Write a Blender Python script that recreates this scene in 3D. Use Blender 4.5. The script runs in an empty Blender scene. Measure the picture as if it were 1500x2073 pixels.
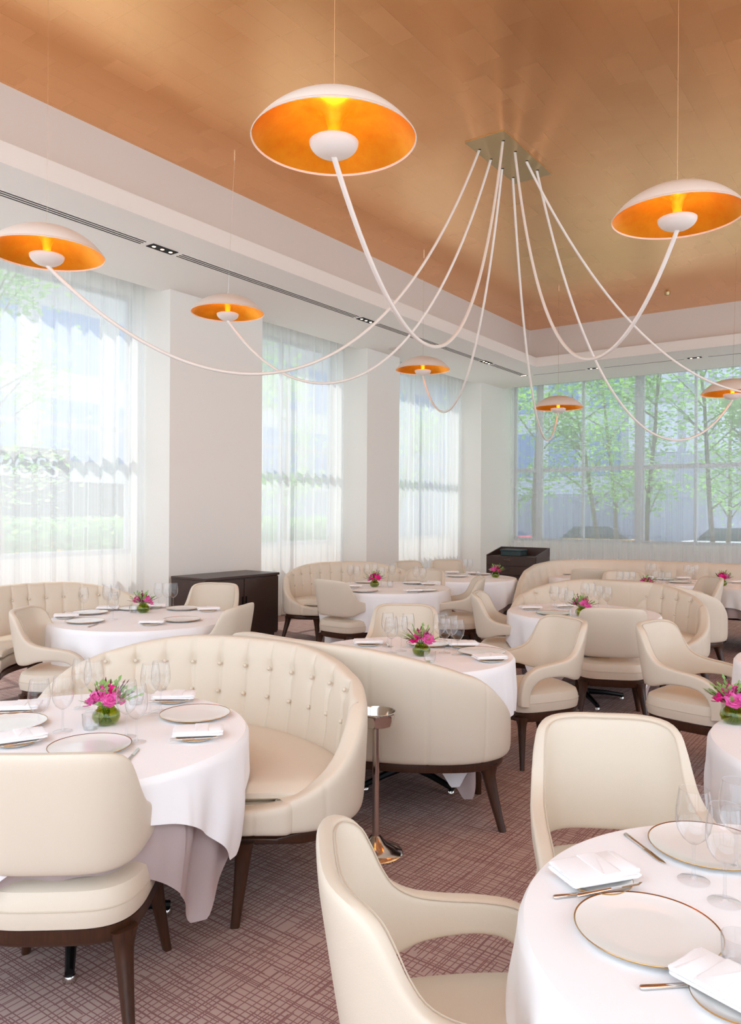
import bpy, bmesh, math, random
from mathutils import Vector, Matrix, noise
random.seed(7)
PI = math.pi
sc = bpy.context.scene
COL = sc.collection
# ---------------------------------------------------------------- camera
F = 1562.3
AF = Vector((-0.5816775, 0.8134192, -0.0007130)); AR = Vector((0.8134036, 0.5816714, 0.0057359)); AU = Vector((-0.0050804, -0.0027564, 0.9999833))
CAM = Vector((0, 0, 1.6))
def ray(u, v): return AF + AR*((u-750)/F) - AU*((v-1036.5)/F)
def ath(u, v, h):
    d = ray(u, v); return CAM + d*((h-CAM.z)/d.z)
def atx(u, v, x):
    d = ray(u, v); return CAM + d*(x/d.x)
def aty(u, v, y):
    d = ray(u, v); return CAM + d*(y/d.y)
def atZ(u, v, Z): return CAM + ray(u, v)*Z
cd = bpy.data.cameras.new('camera'); cam = bpy.data.objects.new('camera', cd); COL.objects.link(cam)
cd.sensor_fit = 'HORIZONTAL'; cd.sensor_width = 36; cd.lens = 36*F/1500; cd.clip_start = .05; cd.clip_end = 400
cam.matrix_world = Matrix(((AR.x, AU.x, -AF.x, CAM.x), (AR.y, AU.y, -AF.y, CAM.y), (AR.z, AU.z, -AF.z, CAM.z), (0, 0, 0, 1)))
sc.camera = cam
# ---------------------------------------------------------------- materials
def lin(c):
    def f(x):
        x /= 255.0
        return x/12.92 if x <= .04045 else ((x+.055)/1.055)**2.4
    return (f(c[0]), f(c[1]), f(c[2]), 1)
class NT:
    def __init__(s, name):
        s.m = bpy.data.materials.new(name); s.m.use_nodes = True; s.t = s.m.node_tree; s.n = s.t.nodes
        s.out = s.n['Material Output']; s.b = s.n['Principled BSDF']
    def add(s, ty, **k):
        n = s.n.new(ty)
        for a, v in k.items(): setattr(n, a, v)
        return n
    def l(s, a, b): s.t.links.new(a, b)
    def math(s, op, a, b=None, c=None):
        n = s.add('ShaderNodeMath', operation=op)
        for i, x in enumerate((a, b, c)):
            if x is None: continue
            if isinstance(x, (int, float)): n.inputs[i].default_value = x
            else: s.l(x, n.inputs[i])
        return n.outputs[0]
    def mix(s, f, a, b):
        n = s.add('ShaderNodeMix', data_type='RGBA')
        for i, x in ((0, f), (6, a), (7, b)):
            if isinstance(x, (int, float, tuple)): n.inputs[i].default_value = x
            else: s.l(x, n.inputs[i])
        return n.outputs[2]
    def bump(s, h, strength, dist):
        n = s.add('ShaderNodeBump'); n.inputs['Strength'].default_value = strength; n.inputs['Distance'].default_value = dist
        s.l(h, n.inputs['Height']); s.l(n.outputs[0], s.b.inputs['Normal']); return n
    def coord(s): return s.add('ShaderNodeTexCoord').outputs['Object']
    def noise(s, scale, detail=3, vec=None, rough=.5):
        n = s.add('ShaderNodeTexNoise'); n.inputs['Scale'].default_value = scale; n.inputs['Detail'].default_value = detail; n.inputs['Roughness'].default_value = rough
        s.l(vec if vec is not None else s.coord(), n.inputs['Vector']); return n.outputs['Fac']
def simple(name, rgb, rough=.5, metal=0, nz=None, var=0.0, bump=0.0, spec=None, coat=0):
    t = NT(name); c = lin(rgb); t.b.inputs['Base Color'].default_value = c
    t.b.inputs['Roughness'].default_value = rough; t.b.inputs['Metallic'].default_value = metal
    if spec is not None: t.b.inputs['Specular IOR Level'].default_value = spec
    if coat: t.b.inputs['Coat Weight'].default_value = coat; t.b.inputs['Coat Roughness'].default_value = .15
    if nz:
        f = t.noise(nz)
        if var:
            d = tuple(max(0, x*(1-var)) for x in c[:3])+(1,); e = tuple(min(1, x*(1+var)) for x in c[:3])+(1,)
            t.l(t.mix(f, d, e), t.b.inputs['Base Color'])
        if bump: t.bump(f, bump, .002)
    return t.m
M = {}
M['leather'] = simple('cream_leather', (220, 207, 188), .40, nz=420, bump=.25, spec=.45)
M['leather_seam'] = simple('leather_seam', (205, 190, 170), .5, nz=300, bump=.1)
M['paint'] = simple('white_paint', (243, 239, 232), .7, nz=30, bump=.03)
M['paint_warm'] = simple('warm_white_paint', (226, 218, 210), .7, nz=30, bump=.03)
M['porcelain'] = simple('porcelain', (240, 238, 234), .14, nz=5, var=.01, coat=.5)
M['gold_rim'] = simple('gold_rim', (190, 150, 95), .25, 1, nz=60, var=.1)
M['linen'] = simple('white_linen', (250, 249, 250), .85, nz=900, bump=.25)
M['mauve'] = simple('mauve_linen', (184, 166, 164), .85, nz=900, var=.08, bump=.3)
M['chrome'] = simple('polished_steel', (214, 208, 202), .12, 1, nz=40, var=.05)
M['iron'] = simple('black_iron', (25, 24, 25), .4, .6, nz=60, var=.1)
M['lamp_white'] = simple('lamp_enamel', (240, 234, 226), .35, nz=20, var=.01)
M['brass_plate'] = simple('brass_plate', (190, 165, 120), .3, .7, nz=30, var=.05)
M['dark'] = simple('dark_slot', (20, 20, 20), .8, nz=20, var=.1)
M['stone'] = simple('pale_stone', (205, 200, 196), .8, nz=3, var=.08)
M['asphalt'] = simple('asphalt', (120, 120, 124), .9, nz=30, var=.1)
M['pavement'] = simple('pavement', (200, 198, 196), .9, nz=12, var=.06)
M['bark'] = simple('bark', (120, 105, 92), .9, nz=30, var=.25, bump=.5)
M['taxi'] = simple('yellow_car_paint', (246, 180, 40), .3, nz=5, var=.02)
M['carred'] = simple('red_car_paint', (190, 60, 60), .3, nz=5, var=.02)
M['carwhite'] = simple('white_car_paint', (235, 235, 240), .3, nz=5, var=.02)
M['tyre'] = simple('tyre', (25, 25, 26), .8, nz=30, var=.1)
M['carglass'] = simple('car_glass', (40, 50, 60), .08, nz=5, var=.05)
M['sign'] = simple('sign_panel', (38, 44, 52), .4, nz=5, var=.05)
M['signtext'] = simple('sign_letters', (240, 244, 246), .5, nz=5, var=.01)
M['tray'] = simple('green_box_cloth', (45, 62, 64), .5, nz=200, var=.1)
M['pink'] = simple('pink_petal', (255, 110, 185), .55, nz=60, var=.3)
M['pink2'] = simple('deep_pink_petal', (250, 40, 150), .55, nz=60, var=.25)
M['burgundy'] = simple('burgundy_bud', (110, 40, 60), .6, nz=80, var=.3)
M['bluebuild'] = simple('blue_grey_facade', (200, 208, 226), .5, nz=1.5, var=.12)
M['darkbuild'] = simple('dark_facade', (160, 165, 182), .6, nz=1.5, var=.15)
M['winblue'] = simple('blue_window_glass', (120, 150, 200), .1, nz=1.2, var=.2)
M['metal_frame'] = simple('window_frame_metal', (200, 200, 204), .4, .3, nz=30, var=.03)

def wood(name, a, b, rough, scale=(3, 3, 40)):
    t = NT(name); mp = t.add('ShaderNodeMapping'); t.l(t.coord(), mp.inputs[0]); mp.inputs['Scale'].default_value = scale
    f = t.noise(4, 6, mp.outputs[0], .6)
    t.l(t.mix(f, lin(a), lin(b)), t.b.inputs['Base Color']); t.b.inputs['Roughness'].default_value = rough
    t.bump(f, .08, .002); return t.m
M['walnut'] = wood('dark_walnut', (30, 16, 9), (80, 46, 26), .32, (25, 25, 3))
M['wenge'] = wood('wenge_veneer', (44, 30, 26), (82, 58, 50), .38, (30, 2, 60))

t = NT('foliage'); g = t.noise(6, 4)
t.l(t.mix(g, lin((100, 150, 84)), lin((190, 222, 150))), t.b.inputs['Base Color']); t.b.inputs['Roughness'].default_value = .6
tr = t.add('ShaderNodeBsdfTranslucent'); tr.inputs[0].default_value = lin((170, 220, 110)); mx = t.add('ShaderNodeMixShader'); mx.inputs[0].default_value = .45
t.l(t.b.outputs[0], mx.inputs[1]); t.l(tr.outputs[0], mx.inputs[2]); t.l(mx.outputs[0], t.out.inputs[0]); M['leaf'] = t.m

# clear glass: transparent body with a fresnel reflection
def glassy(name, tint, ior=1.45, base=.0, edge=.35):
    t = NT(name); t.n.remove(t.b)
    a = t.add('ShaderNodeBsdfTransparent'); lw = t.add('ShaderNodeLayerWeight'); lw.inputs[0].default_value = .5
    t.l(t.mix(t.math('POWER', lw.outputs['Facing'], 5.0), tint, tuple(x*edge for x in tint[:3])+(1,)), a.inputs[0])
    b = t.add('ShaderNodeBsdfGlossy'); b.inputs['Roughness'].default_value = .03; b.inputs[0].default_value = (1, 1, 1, 1)
    fr = t.add('ShaderNodeLayerWeight'); fr.inputs[0].default_value = .5
    f = t.math('MULTIPLY_ADD', t.math('POWER', fr.outputs['Facing'], 3.0), .75, .03+base)
    mx = t.add('ShaderNodeMixShader'); t.l(f, mx.inputs[0]); t.l(a.outputs[0], mx.inputs[1]); t.l(b.outputs[0], mx.inputs[2]); t.l(mx.outputs[0], t.out.inputs[0])
    return t.m
M['glass'] = glassy('clear_glass', (.965, .97, .975, 1), 1.5, .02)
M['pane'] = glassy('window_glass', (.95, .97, .98, 1), 1.4, 0, .9)
M['greenglass'] = glassy('olive_glass', (.66, .72, .12, 1), 1.5, .03)

# sheer curtain
def sheer(name, opac, rgb):
    t = NT(name); t.n.remove(t.b)
    a = t.add('ShaderNodeBsdfTransparent'); b = t.add('ShaderNodeBsdfTranslucent'); d = t.add('ShaderNodeBsdfDiffuse')
    b.inputs[0].default_value = lin(rgb); d.inputs[0].default_value = lin(rgb)
    m1 = t.add('ShaderNodeMixShader'); m1.inputs[0].default_value = .5; t.l(b.outputs[0], m1.inputs[1]); t.l(d.outputs[0], m1.inputs[2])
    m2 = t.add('ShaderNodeMixShader'); t.l(a.outputs[0], m2.inputs[1]); t.l(m1.outputs[0], m2.inputs[2])
    mp = t.add('ShaderNodeMapping'); t.l(t.coord(), mp.inputs[0]); mp.inputs['Scale'].default_value = (60, 60, .15)
    f = t.noise(1, 2, mp.outputs[0]); v = t.math('MULTIPLY_ADD', f, .14, opac-.07); t.l(v, m2.inputs[0]); t.l(m2.outputs[0], t.out.inputs[0])
    return t.m
M['sheer'] = sheer('sheer_voile', .68, (250, 250, 250))
M['sheer2'] = sheer('thin_sheer_voile', .46, (246, 246, 250))

# carpet: crosshatch of short mauve lines
t = NT('hatched_carpet'); sx = t.add('ShaderNodeSeparateXYZ'); t.l(t.coord(), sx.inputs[0]); X, Y = sx.outputs[0], sx.outputs[1]
def hatch(u, v, cell, seg, seed, keep, wd):
    k = t.math('DIVIDE', u, cell); idx = t.math('FLOOR', k); fr = t.math('FRACT', k)
    w1 = t.add('ShaderNodeTexWhiteNoise', noise_dimensions='2D'); c1 = t.add('ShaderNodeCombineXYZ'); t.l(idx, c1.inputs[0]); c1.inputs[1].default_value = seed; t.l(c1.outputs[0], w1.inputs['Vector'])
    off = w1.outputs['Value']
    s = t.math('FLOOR', t.math('ADD', t.math('DIVIDE', v, seg), t.math('MULTIPLY', off, 7.3)))
    w2 = t.add('ShaderNodeTexWhiteNoise', noise_dimensions='3D'); c2 = t.add('ShaderNodeCombineXYZ'); t.l(idx, c2.inputs[0]); t.l(s, c2.inputs[1]); c2.inputs[2].default_value = seed; t.l(c2.outputs[0], w2.inputs['Vector'])
    on = t.math('LESS_THAN', w2.outputs['Value'], keep)
    ctr = t.math('MULTIPLY_ADD', off, .5, .25)
    ln = t.math('LESS_THAN', t.math('ABSOLUTE', t.math('SUBTRACT', fr, ctr)), wd)
    return t.math('MULTIPLY', on, ln)
nz = t.noise(9, 2); wob = t.math('MULTIPLY_ADD', nz, .006, -.003)
Xw = t.math('ADD', X, wob); Yw = t.math('ADD', Y, wob)
h = None
for a in ((Xw, Yw, .026, .8, 1, .93, .085), (Yw, Xw, .026, .8, 2, .93, .085), (Xw, Yw, .0173, .11, 3, .30, .13), (Yw, Xw, .0173, .11, 4, .38, .13)):
    q = hatch(*a); h = q if h is None else t.math('MAXIMUM', h, q)
big = t.noise(.6, 2)
base = t.mix(big, lin((190, 164, 155)), lin((204, 179, 170)))
col = t.mix(t.math('MULTIPLY', h, .85), base, lin((140, 98, 98)))
fz = t.noise(700, 2); col = t.mix(t.math('MULTIPLY', fz, .18), col, lin((90, 66, 60)))
t.l(col, t.b.inputs['Base Color']); t.b.inputs['Roughness'].default_value = .95; t.b.inputs['Specular IOR Level'].default_value = .1
t.bump(fz, .4, .004); M['carpet'] = t.m

# copper-gold leaf ceiling
t = NT('gold_leaf_ceiling'); sx = t.add('ShaderNodeSeparateXYZ'); t.l(t.coord(), sx.inputs[0]); X, Y = sx.outputs[0], sx.outputs[1]
ky = t.math('DIVIDE', X, .2); iy = t.math('FLOOR', ky)
w0 = t.add('ShaderNodeTexWhiteNoise', noise_dimensions='1D'); t.l(iy, w0.inputs['W'])
kx = t.math('ADD', t.math('DIVIDE', Y, .42), w0.outputs['Value']); ix = t.math('FLOOR', kx)
w1 = t.add('ShaderNodeTexWhiteNoise', noise_dimensions='2D'); cc = t.add('ShaderNodeCombineXYZ'); t.l(ix, cc.inputs[0]); t.l(iy, cc.inputs[1]); t.l(cc.outputs[0], w1.inputs['Vector'])
n1 = t.noise(2.2, 5); c = t.mix(w1.outputs['Value'], lin((234, 174, 117)), lin((241, 182, 126)))
c = t.mix(t.math('MULTIPLY', n1, .3), c, lin((248, 190, 130)))
ex = t.math('LESS_THAN', t.math('FRACT', kx), .012); ey = t.math('LESS_THAN', t.math('FRACT', ky), .025)
c = t.mix(t.math('MULTIPLY', t.math('MAXIMUM', ex, ey), .12), c, lin((120, 76, 40)))
t.l(c, t.b.inputs['Base Color']); t.b.inputs['Metallic'].default_value = .85
t.l(t.math('ADD', t.math('MULTIPLY', w1.outputs['Value'], .03), .25), t.b.inputs['Roughness'])
n2 = t.noise(3, 3); t.bump(n2, .05, .04); M['ceiling'] = t.m

# gold leaf in the lampshades
t = NT('gold_leaf'); n1 = t.noise(18, 5, None, .65)
t.l(t.mix(n1, lin((255, 186, 46)), lin((246, 146, 24))), t.b.inputs['Base Color']); t.b.inputs['Metallic'].default_value = .75; t.b.inputs['Roughness'].default_value = .38
t.bump(n1, .2, .004); M['goldleaf'] = t.m
def emis(name, rgb, s):
    t = NT(name); t.b.inputs['Base Color'].default_value = (0, 0, 0, 1); t.b.inputs['Emission Color'].default_value = lin(rgb); t.b.inputs['Emission Strength'].default_value = s; return t.m
M['spot'] = emis('spot_glow', (255, 215, 180), 6)
M['bulb'] = emis('bulb_glow', (255, 205, 130), 45)

# ---------------------------------------------------------------- mesh helpers
class MB:
    def __init__(s): s.v = []; s.f = []
    def grid(s, rows, closed_u=False, closed_v=False):
        b = len(s.v); n = len(rows); m = len(rows[0])
        for r in rows: s.v += [tuple(p) for p in r]
        for i in range(n if closed_u else n-1):
            for j in range(m if closed_v else m-1):
                i2, j2 = (i+1) % n, (j+1) % m
                s.f.append((b+i*m+j, b+i*m+j2, b+i2*m+j2, b+i2*m+j))
        return b
    def cap(s, b, m, flip=False):
        idx = list(range(b, b+m)); s.f.append(tuple(reversed(idx) if flip else idx))
    def box(s, x0, x1, y0, y1, z0, z1):
        b = len(s.v); s.v += [(x, y, z) for z in (z0, z1) for y in (y0, y1) for x in (x0, x1)]
        for q in ((0, 2, 3, 1), (4, 5, 7, 6), (0, 1, 5, 4), (2, 6, 7, 3), (0, 4, 6, 2), (1, 3, 7, 5)): s.f.append(tuple(b+i for i in q))
    def lathe(s, prof, n=32, c=(0, 0, 0)):
        rows = [[(c[0]+r*math.cos(2*PI*k/n), c[1]+r*math.sin(2*PI*k/n), c[2]+z) for k in range(n)] for r, z in prof]
        s.grid(rows, False, True)
    def disc(s, r, z, n=32, c=(0, 0, 0)):
        b = len(s.v); s.v += [(c[0]+r*math.cos(2*PI*k/n), c[1]+r*math.sin(2*PI*k/n), c[2]+z) for k in range(n)]; s.f.append(tuple(range(b, b+n)))
    def tube(s, pts, r, n=8, caps=True):
        pts = [Vector(p) for p in pts]; rows = []; up = Vector((0, 0, 1)); N = None
        for i, p in enumerate(pts):
            d = (pts[min(i+1, len(pts)-1)]-pts[max(i-1, 0)]).normalized()
            if N is None: N = d.cross(up); N = N if N.length > 1e-3 else d.cross(Vector((1, 0, 0)))
            N = (N - d*N.dot(d)).normalized(); B = d.cross(N); rr = r[i] if isinstance(r, (list, tuple)) else r
            rows.append([p+(N*math.cos(2*PI*k/n)+B*math.sin(2*PI*k/n))*rr for k in range(n)])
        b = s.grid(rows, False, True)
        if caps: s.cap(b, n); s.cap(b+(len(pts)-1)*n, n, True)
    def sphere(s, c, r, n=8, m=6, sz=1):
        s.lathe([(max(1e-4, r*math.sin(PI*i/m)), r*sz*math.cos(PI*i/m)) for i in range(m+1)], n, c)
    def build(s, name, mat, parent=None, smooth=True, bevel=0, seg=2, recalc=True):
        me = bpy.data.meshes.new(name); me.from_pydata([tuple(v) for v in s.v], [], s.f)
        if recalc:
            bm = bmesh.new(); bm.from_mesh(me); bmesh.ops.remove_doubles(bm, verts=bm.verts, dist=1e-5); bmesh.ops.recalc_face_normals(bm, faces=bm.faces); bm.to_mesh(me); bm.free()
        if smooth:
            me.shade_smooth()
            try: me.set_sharp_from_angle(angle=math.radians(42))
            except Exception: pass
        me.materials.append(M[mat] if isinstance(mat, str) else mat)
        o = bpy.data.objects.new(name, me); COL.objects.link(o)
        if parent: o.parent = parent
        if bevel:
            md = o.modifiers.new('bevel', 'BEVEL'); md.width = bevel; md.segments = seg; md.limit_method = 'ANGLE'
        return o
def tag(o, label=None, cat=None, group=None, kind=None):
    if label: o['label'] = label
    if cat: o['category'] = cat
    if group: o['group'] = group
    if kind: o['kind'] = kind
    return o
def empty(name, loc=(0, 0, 0), rz=0):
    o = bpy.data.objects.new(name, None); COL.objects.link(o); o.location = loc; o.rotation_euler = (0, 0, rz); o.empty_display_size = .1; return o
KIDS = {}
def kids(o): return [c for c in bpy.data.objects if c.parent == o]
def copy_tree(o, parent=None, cache={}):
    if o.name not in cache: cache[o.name] = kids(o)
    c = o.copy(); COL.objects.link(c); c.parent = parent
    for k in (x for x in cache[o.name]): copy_tree(k, c)
    return c
def box(name, mat, x0, x1, y0, y1, z0, z1, parent=None, bevel=0):
    m = MB(); m.box(x0, x1, y0, y1, z0, z1); return m.build(name, mat, parent, smooth=False, bevel=bevel)
def struct(o): o['kind'] = 'structure'; return o
def spow(a, e): return math.copysign(abs(a)**e, a)
def sm(a, b, x):
    x = min(1, max(0, (x-a)/(b-a))); return x*x*(3-2*x)
def interp(tab, x):
    if x <= tab[0][0]: return tab[0][1]
    for (a, p), (b, q) in zip(tab, tab[1:]):
        if x <= b: return p+(q-p)*(x-a)/(b-a)
    return tab[-1][1]
def crspline(pts, n):
    """catmull-rom through 2D/3D points, n samples evenly in arclength"""
    P = [Vector(p) for p in pts]; P = [P[0]*2-P[1]]+P+[P[-1]*2-P[-2]]; out = []
    for i in range(1, len(P)-2):
        for k in range(24):
            x = k/24; a, b, c, d = P[i-1], P[i], P[i+1], P[i+2]
            out.append(.5*((2*b)+(c-a)*x+(2*a-5*b+4*c-d)*x*x+(3*b-a-3*c+d)*x**3))
    out.append(P[-2]); L = [0]
    for a, b in zip(out, out[1:]): L.append(L[-1]+(b-a).length)
    res = []; j = 0
    for k in range(n):
        s = L[-1]*k/(n-1)
        while j < len(L)-2 and L[j+1] < s: j += 1
        f = (s-L[j])/max(1e-9, L[j+1]-L[j]); res.append(out[j].lerp(out[j+1], min(1, f)))
    return res
class Plan:
    """half plan path (x>=0) from the back centre; mirrored for negative s"""
    def __init__(s, pts, n=200):
        s.p = crspline(pts, n); s.L = [0]
        for a, b in zip(s.p, s.p[1:]): s.L.append(s.L[-1]+(b-a).length)
        s.len = s.L[-1]
    def at(s, q):
        a = abs(q); n = len(s.p)
        if a >= s.len:
            p = s.p[-1]+(s.p[-1]-s.p[-2]).normalized()*(a-s.len); d = (s.p[-1]-s.p[-3]).normalized()
        else:
            x = a/s.len*(n-1); i = min(n-2, int(x)); p = s.p[i].lerp(s.p[i+1], x-i); d = (s.p[min(n-1, i+2)]-s.p[max(0, i-1)]).normalized()
            if i < 2: d = Vector((1, 0))
        nr = Vector((d.y, -d.x))
        if q < 0: return Vector((-p.x, p.y)), Vector((-nr.x, nr.y))
        return p, nr

# ---------------------------------------------------------------- room shell
SOF, CEI = 4.29, 5.03
XR, YB = 5.2, -4.2
struct(box('floor', 'carpet', -8.3, XR, YB, 16.1, -.1, 0))
struct(box('ceiling', 'ceiling', -6.06, XR, -.15, 13.6, CEI, CEI+.1))  # cut short behind the camera, an unseen gap added to let top light in
def wallbox(name, mat, *a): return struct(box(name, mat, *a))
# cove: left and far
wallbox('trim_1', 'paint_warm', -6.16, -6.04, YB, 13.70, SOF+.15, CEI)
wallbox('trim_2', 'paint_warm', -6.04, XR, 13.58, 13.70, SOF+.15, CEI)
m = MB(); m.box(-7.62, -5.82, YB, 15.33, SOF, SOF+.17); struct(m.build('trim_3', 'paint', smooth=False))
m = MB(); m.box(-5.82, XR, 13.37, 15.33, SOF, SOF+.17); struct(m.build('trim_4', 'paint', smooth=False))
# curtain pockets
wallbox('trim_5', 'paint', -8.3, -7.60, YB, 16.1, 4.62, 4.72)
wallbox('trim_6', 'paint', -7.6, XR, 15.31, 16.1, 4.62, 4.72)
wallbox('trim_7', 'paint', -7.62, -7.60, YB, 15.33, SOF+.17, 4.62)
wallbox('trim_8', 'paint', -7.6, XR, 15.31, 15.33, SOF+.17, 4.62)
# pillars of the left wall
PIL = [(6.21, 7.82), (10.31, 11.27), (14.35, 16.1), (-1.2, .1)]
m = MB()
for a, b in PIL: m.box(-8.3, -7.45, a, b, 0, 4.62)
for a, b in ((YB, -1.2), (.1, 6.21), (7.82, 10.31), (11.27, 14.35)):
    m.box(-8.3, -8.15, a, b, 0, 1.05); m.box(-8.3, -8.15, a, b, 4.3, 4.62)
struct(m.build('wall_left', 'paint', smooth=False))
m = MB()
m.box(-7.45, XR, 15.9, 16.1, 0, .98); m.box(-7.45, XR, 15.9, 16.1, 4.45, 4.62); m.box(XR-.3, XR, 15.4, 16.1, 0, 4.62)
struct(m.build('wall_far', 'paint', smooth=False))
# low white plinth under the left curtains
m = MB(); m.box(-8.15, -7.98, 7.82, 10.31, 0, .16); m.box(-8.15, -7.98, .1, 6.21, 0, .16); m.box(-8.15, -7.98, 11.27, 14.35, 0, .16)
struct(m.build('baseboard_left', 'paint', smooth=False, bevel=.01))
# unseen right and back sides: piers and lintels round openings added to let daylight in
m = MB()
for a, b in ((YB, YB+.5), (1.0, 1.5), (6.5, 7.0), (12, 13.6)): m.box(XR, XR+.2, a, b, 0, CEI)
m.box(XR, XR+.2, YB, 16.1, 4.6, CEI+.1); struct(m.build('wall_right', 'paint', smooth=False))
m = MB()
for a, b in ((-8.3, -7.6), (-3.2, -2.7), (1.8, 2.3), (XR-.5, XR)): m.box(a, b, YB-.2, YB, 0, CEI)
m.box(-8.3, XR+.2, YB-.2, YB, 4.6, CEI+.1); struct(m.build('wall_back', 'paint', smooth=False))
# windows
def window(name, axis, const, a, b, z0, z1, vs, hs):
    e = struct(empty(name))
    m = MB()
    def bar(p, q, r, s, d=.035):
        if axis == 'x': m.box(const-d, const+d, p, q, r, s)
        else: m.box(p, q, const-d, const+d, r, s)
    bar(a, a+.06, z0, z1); bar(b-.06, b, z0, z1); bar(a+.02, b-.02, z0+.002, z0+.06, .031); bar(a+.02, b-.02, z1-.06, z1-.002, .031)
    for c, w in vs: bar(c-w/2, c+w/2, z0+.004, z1-.004, .034)
    for c, w in hs: bar(a+.02, b-.02, c-w/2, c+w/2, .030)
    struct(m.build('window_frame', 'metal_frame', e, smooth=False))
    m = MB()
    if axis == 'x': m.box(const-.004, const+.004, a, b, z0, z1)
    else: m.box(a, b, const-.004, const+.004, z0, z1)
    struct(m.build('pane', 'pane', e, smooth=False))
window('window_1', 'x', -8.22, .1, 6.21, 1.05, 4.3, ((2.1, .05), (4.1, .05)), ((2.6, .05),))
window('window_2', 'x', -8.22, 7.82, 10.31, 1.05, 4.3, ((9.05, .05),), ((2.6, .05),))
window('window_3', 'x', -8.22, 11.27, 14.35, 1.05, 4.3, ((12.8, .05),), ((2.6, .05),))
window('window_4', 'y', 15.98, -7.45, XR-.3, .98, 4.45, ((-6.85, .15), (-5.87, .05), (-4.69, .19), (-3.61, .05), (-2.4, .19), (-1.2, .05), (.1, .19), (2.4, .19)), ((2.53, .09),))

# soffit air slots and spots
def slot(x0, x1, y0, y1, n, label):
    e = tag(empty('air_vent', ((x0+x1)/2, (y0+y1)/2, SOF)), label, 'ceiling vent', 'linear air vents in the white ceiling border')
    cx, cy = (x0+x1)/2, (y0+y1)/2
    box('frame', 'paint', x0-cx-.004, x1-cx+.004, y0-cy-.004, y1-cy+.004, -.004, 0, e)
    for k in range(n):
        if x1-x0 < y1-y0:
            w = (x1-x0)/n; a = x0-cx+w*k+w*.28; box('slot', 'dark', a, a+w*.3, y0-cy, y1-cy, -.007, -.0035, e)
        else:
            w = (y1-y0)/n; a = y0-cy+w*k+w*.28; box('slot', 'dark', x0-cx, x1-cx, a, a+w*.3, -.007, -.0035, e)
def spotbox(x0, x1, y0, y1, label, n=3):
    e = tag(empty('recessed_light', ((x0+x1)/2, (y0+y1)/2, SOF)), label, 'ceiling light', 'recessed spotlights in the white ceiling border')
    cx, cy = (x0+x1)/2, (y0+y1)/2
    box('housing', 'dark', x0-cx, x1-cx, y0-cy, y1-cy, -.006, 0, e)
    for k in range(n):
        f = (k+.5)/n; x = x0-cx+(x1-x0)*(f if x1-x0 > y1-y0 else .5); y = y0-cy+(y1-y0)*(f if y1-y0 > x1-x0 else .5)
        m = MB(); m.lathe([(.001, -.010), (.013, -.010), (.02, -.006)], 12, (x, y, 0)); m.build('lens', 'spot', e)
for i, (a, b) in enumerate(((1.4, 4.97), (5.43, 8.55), (9.05, 10.8), (10.92, 12.25), (12.7, 13.95))):
    slot(-6.44, -6.31, a, b, 3, 'long air vent, left ceiling border, ' + ('nearest the camera', 'above the first pillar', 'third towards the far corner', 'fourth towards the far corner', 'last before the far corner')[i])
for i, (a, b) in enumerate(((5.05, 5.37), (8.63, 8.95), (12.32, 12.62), (14.0, 14.12))):
    spotbox(-6.44, -6.32, a, b, 'black spotlight trio, left ceiling border, ' + ('nearest the camera', 'second along', 'third along', 'at the far corner')[i])
for i, (a, b) in enumerate(((-6.2, -5.16), (-4.8, -3.4), (-3.0, -1.6))):
    slot(a, b, 14.10, 14.15, 1, 'single slit vent in the far ceiling border, ' + ('left end', 'middle', 'right end')[i])
for i, (a, b) in enumerate(((-5.1, -4.87), (-3.33, -3.1))):
    spotbox(a, b, 14.06, 14.14, 'recessed spotlight in the far ceiling border, ' + ('left one', 'right one')[i], 2)
m = MB(); m.lathe([(.001, -.012), (.09, -.01), (.11, 0)], 24); o = m.build('ceiling_speaker', 'paint_warm'); o.location = (-7.1, 10.6, SOF); tag(o, 'faint round grille in the white ceiling border by the second pillar', 'speaker')
m = MB(); m.lathe([(.001, -.05), (.035, -.045), (.04, -.03), (.045, 0)], 20); o = m.build('sprinkler_cover', 'brass_plate'); o.location = ath(1351, 592, CEI); tag(o, 'small round fixture on the gold ceiling near the far edge', 'sprinkler')

# ---------------------------------------------------------------- curtains
def curtain(name, axis, const, a, b, z0, z1, mat, label, amp, wl, seed, gathers=()):
    rows = []; n = int((b-a)/.012); ph = 0; rnd = random.Random(seed); k1 = rnd.random()*9
    zs = [z0+(z1-z0)*j/10 for j in range(11)]
    cols = []
    for i in range(n+1):
        q = a+(b-a)*i/n
        w = 2*PI/wl*(1+.45*noise.noise(Vector((q*.9, seed, 0)))); ph += w*(b-a)/n
        A = amp*(.55+.9*abs(noise.noise(Vector((q*1.3+5, seed, 1)))))
        cols.append((q, ph, A))
    for z in zs:
        r = []
        f = (z-z0)/(z1-z0)
        for q, p, A in cols:
            off = A*math.sin(p+.15*f)+.25*A*math.sin(2.3*p+k1)
            along = .45*A*math.sin(2*p+.4)*(1-.2*f)
            wx = .012*noise.noise(Vector((q*2, z*.6, seed)))
            if axis == 'x': r.append((const+off+wx, q+along, z))
            else: r.append((q+along, const+off+wx, z))
        rows.append(r)
    m = MB(); m.grid(rows); o = m.build(name, mat, recalc=False); tag(o, label, 'curtain', 'sheer curtains'); return o
curtain('sheer_curtain', 'x', -7.92, .2, 6.19, .02, 4.6, 'sheer', 'white sheer curtain over the nearest left window, before the first pillar', .055, .2, 1)
curtain('sheer_curtain', 'x', -7.92, 7.84, 10.29, .02, 4.6, 'sheer', 'white sheer curtain between the first and second pillars', .05, .18, 2)
curtain('sheer_curtain', 'x', -7.92, 11.29, 14.33, .02, 4.6, 'sheer', 'white sheer curtain between the second and third pillars', .045, .17, 3)
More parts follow.
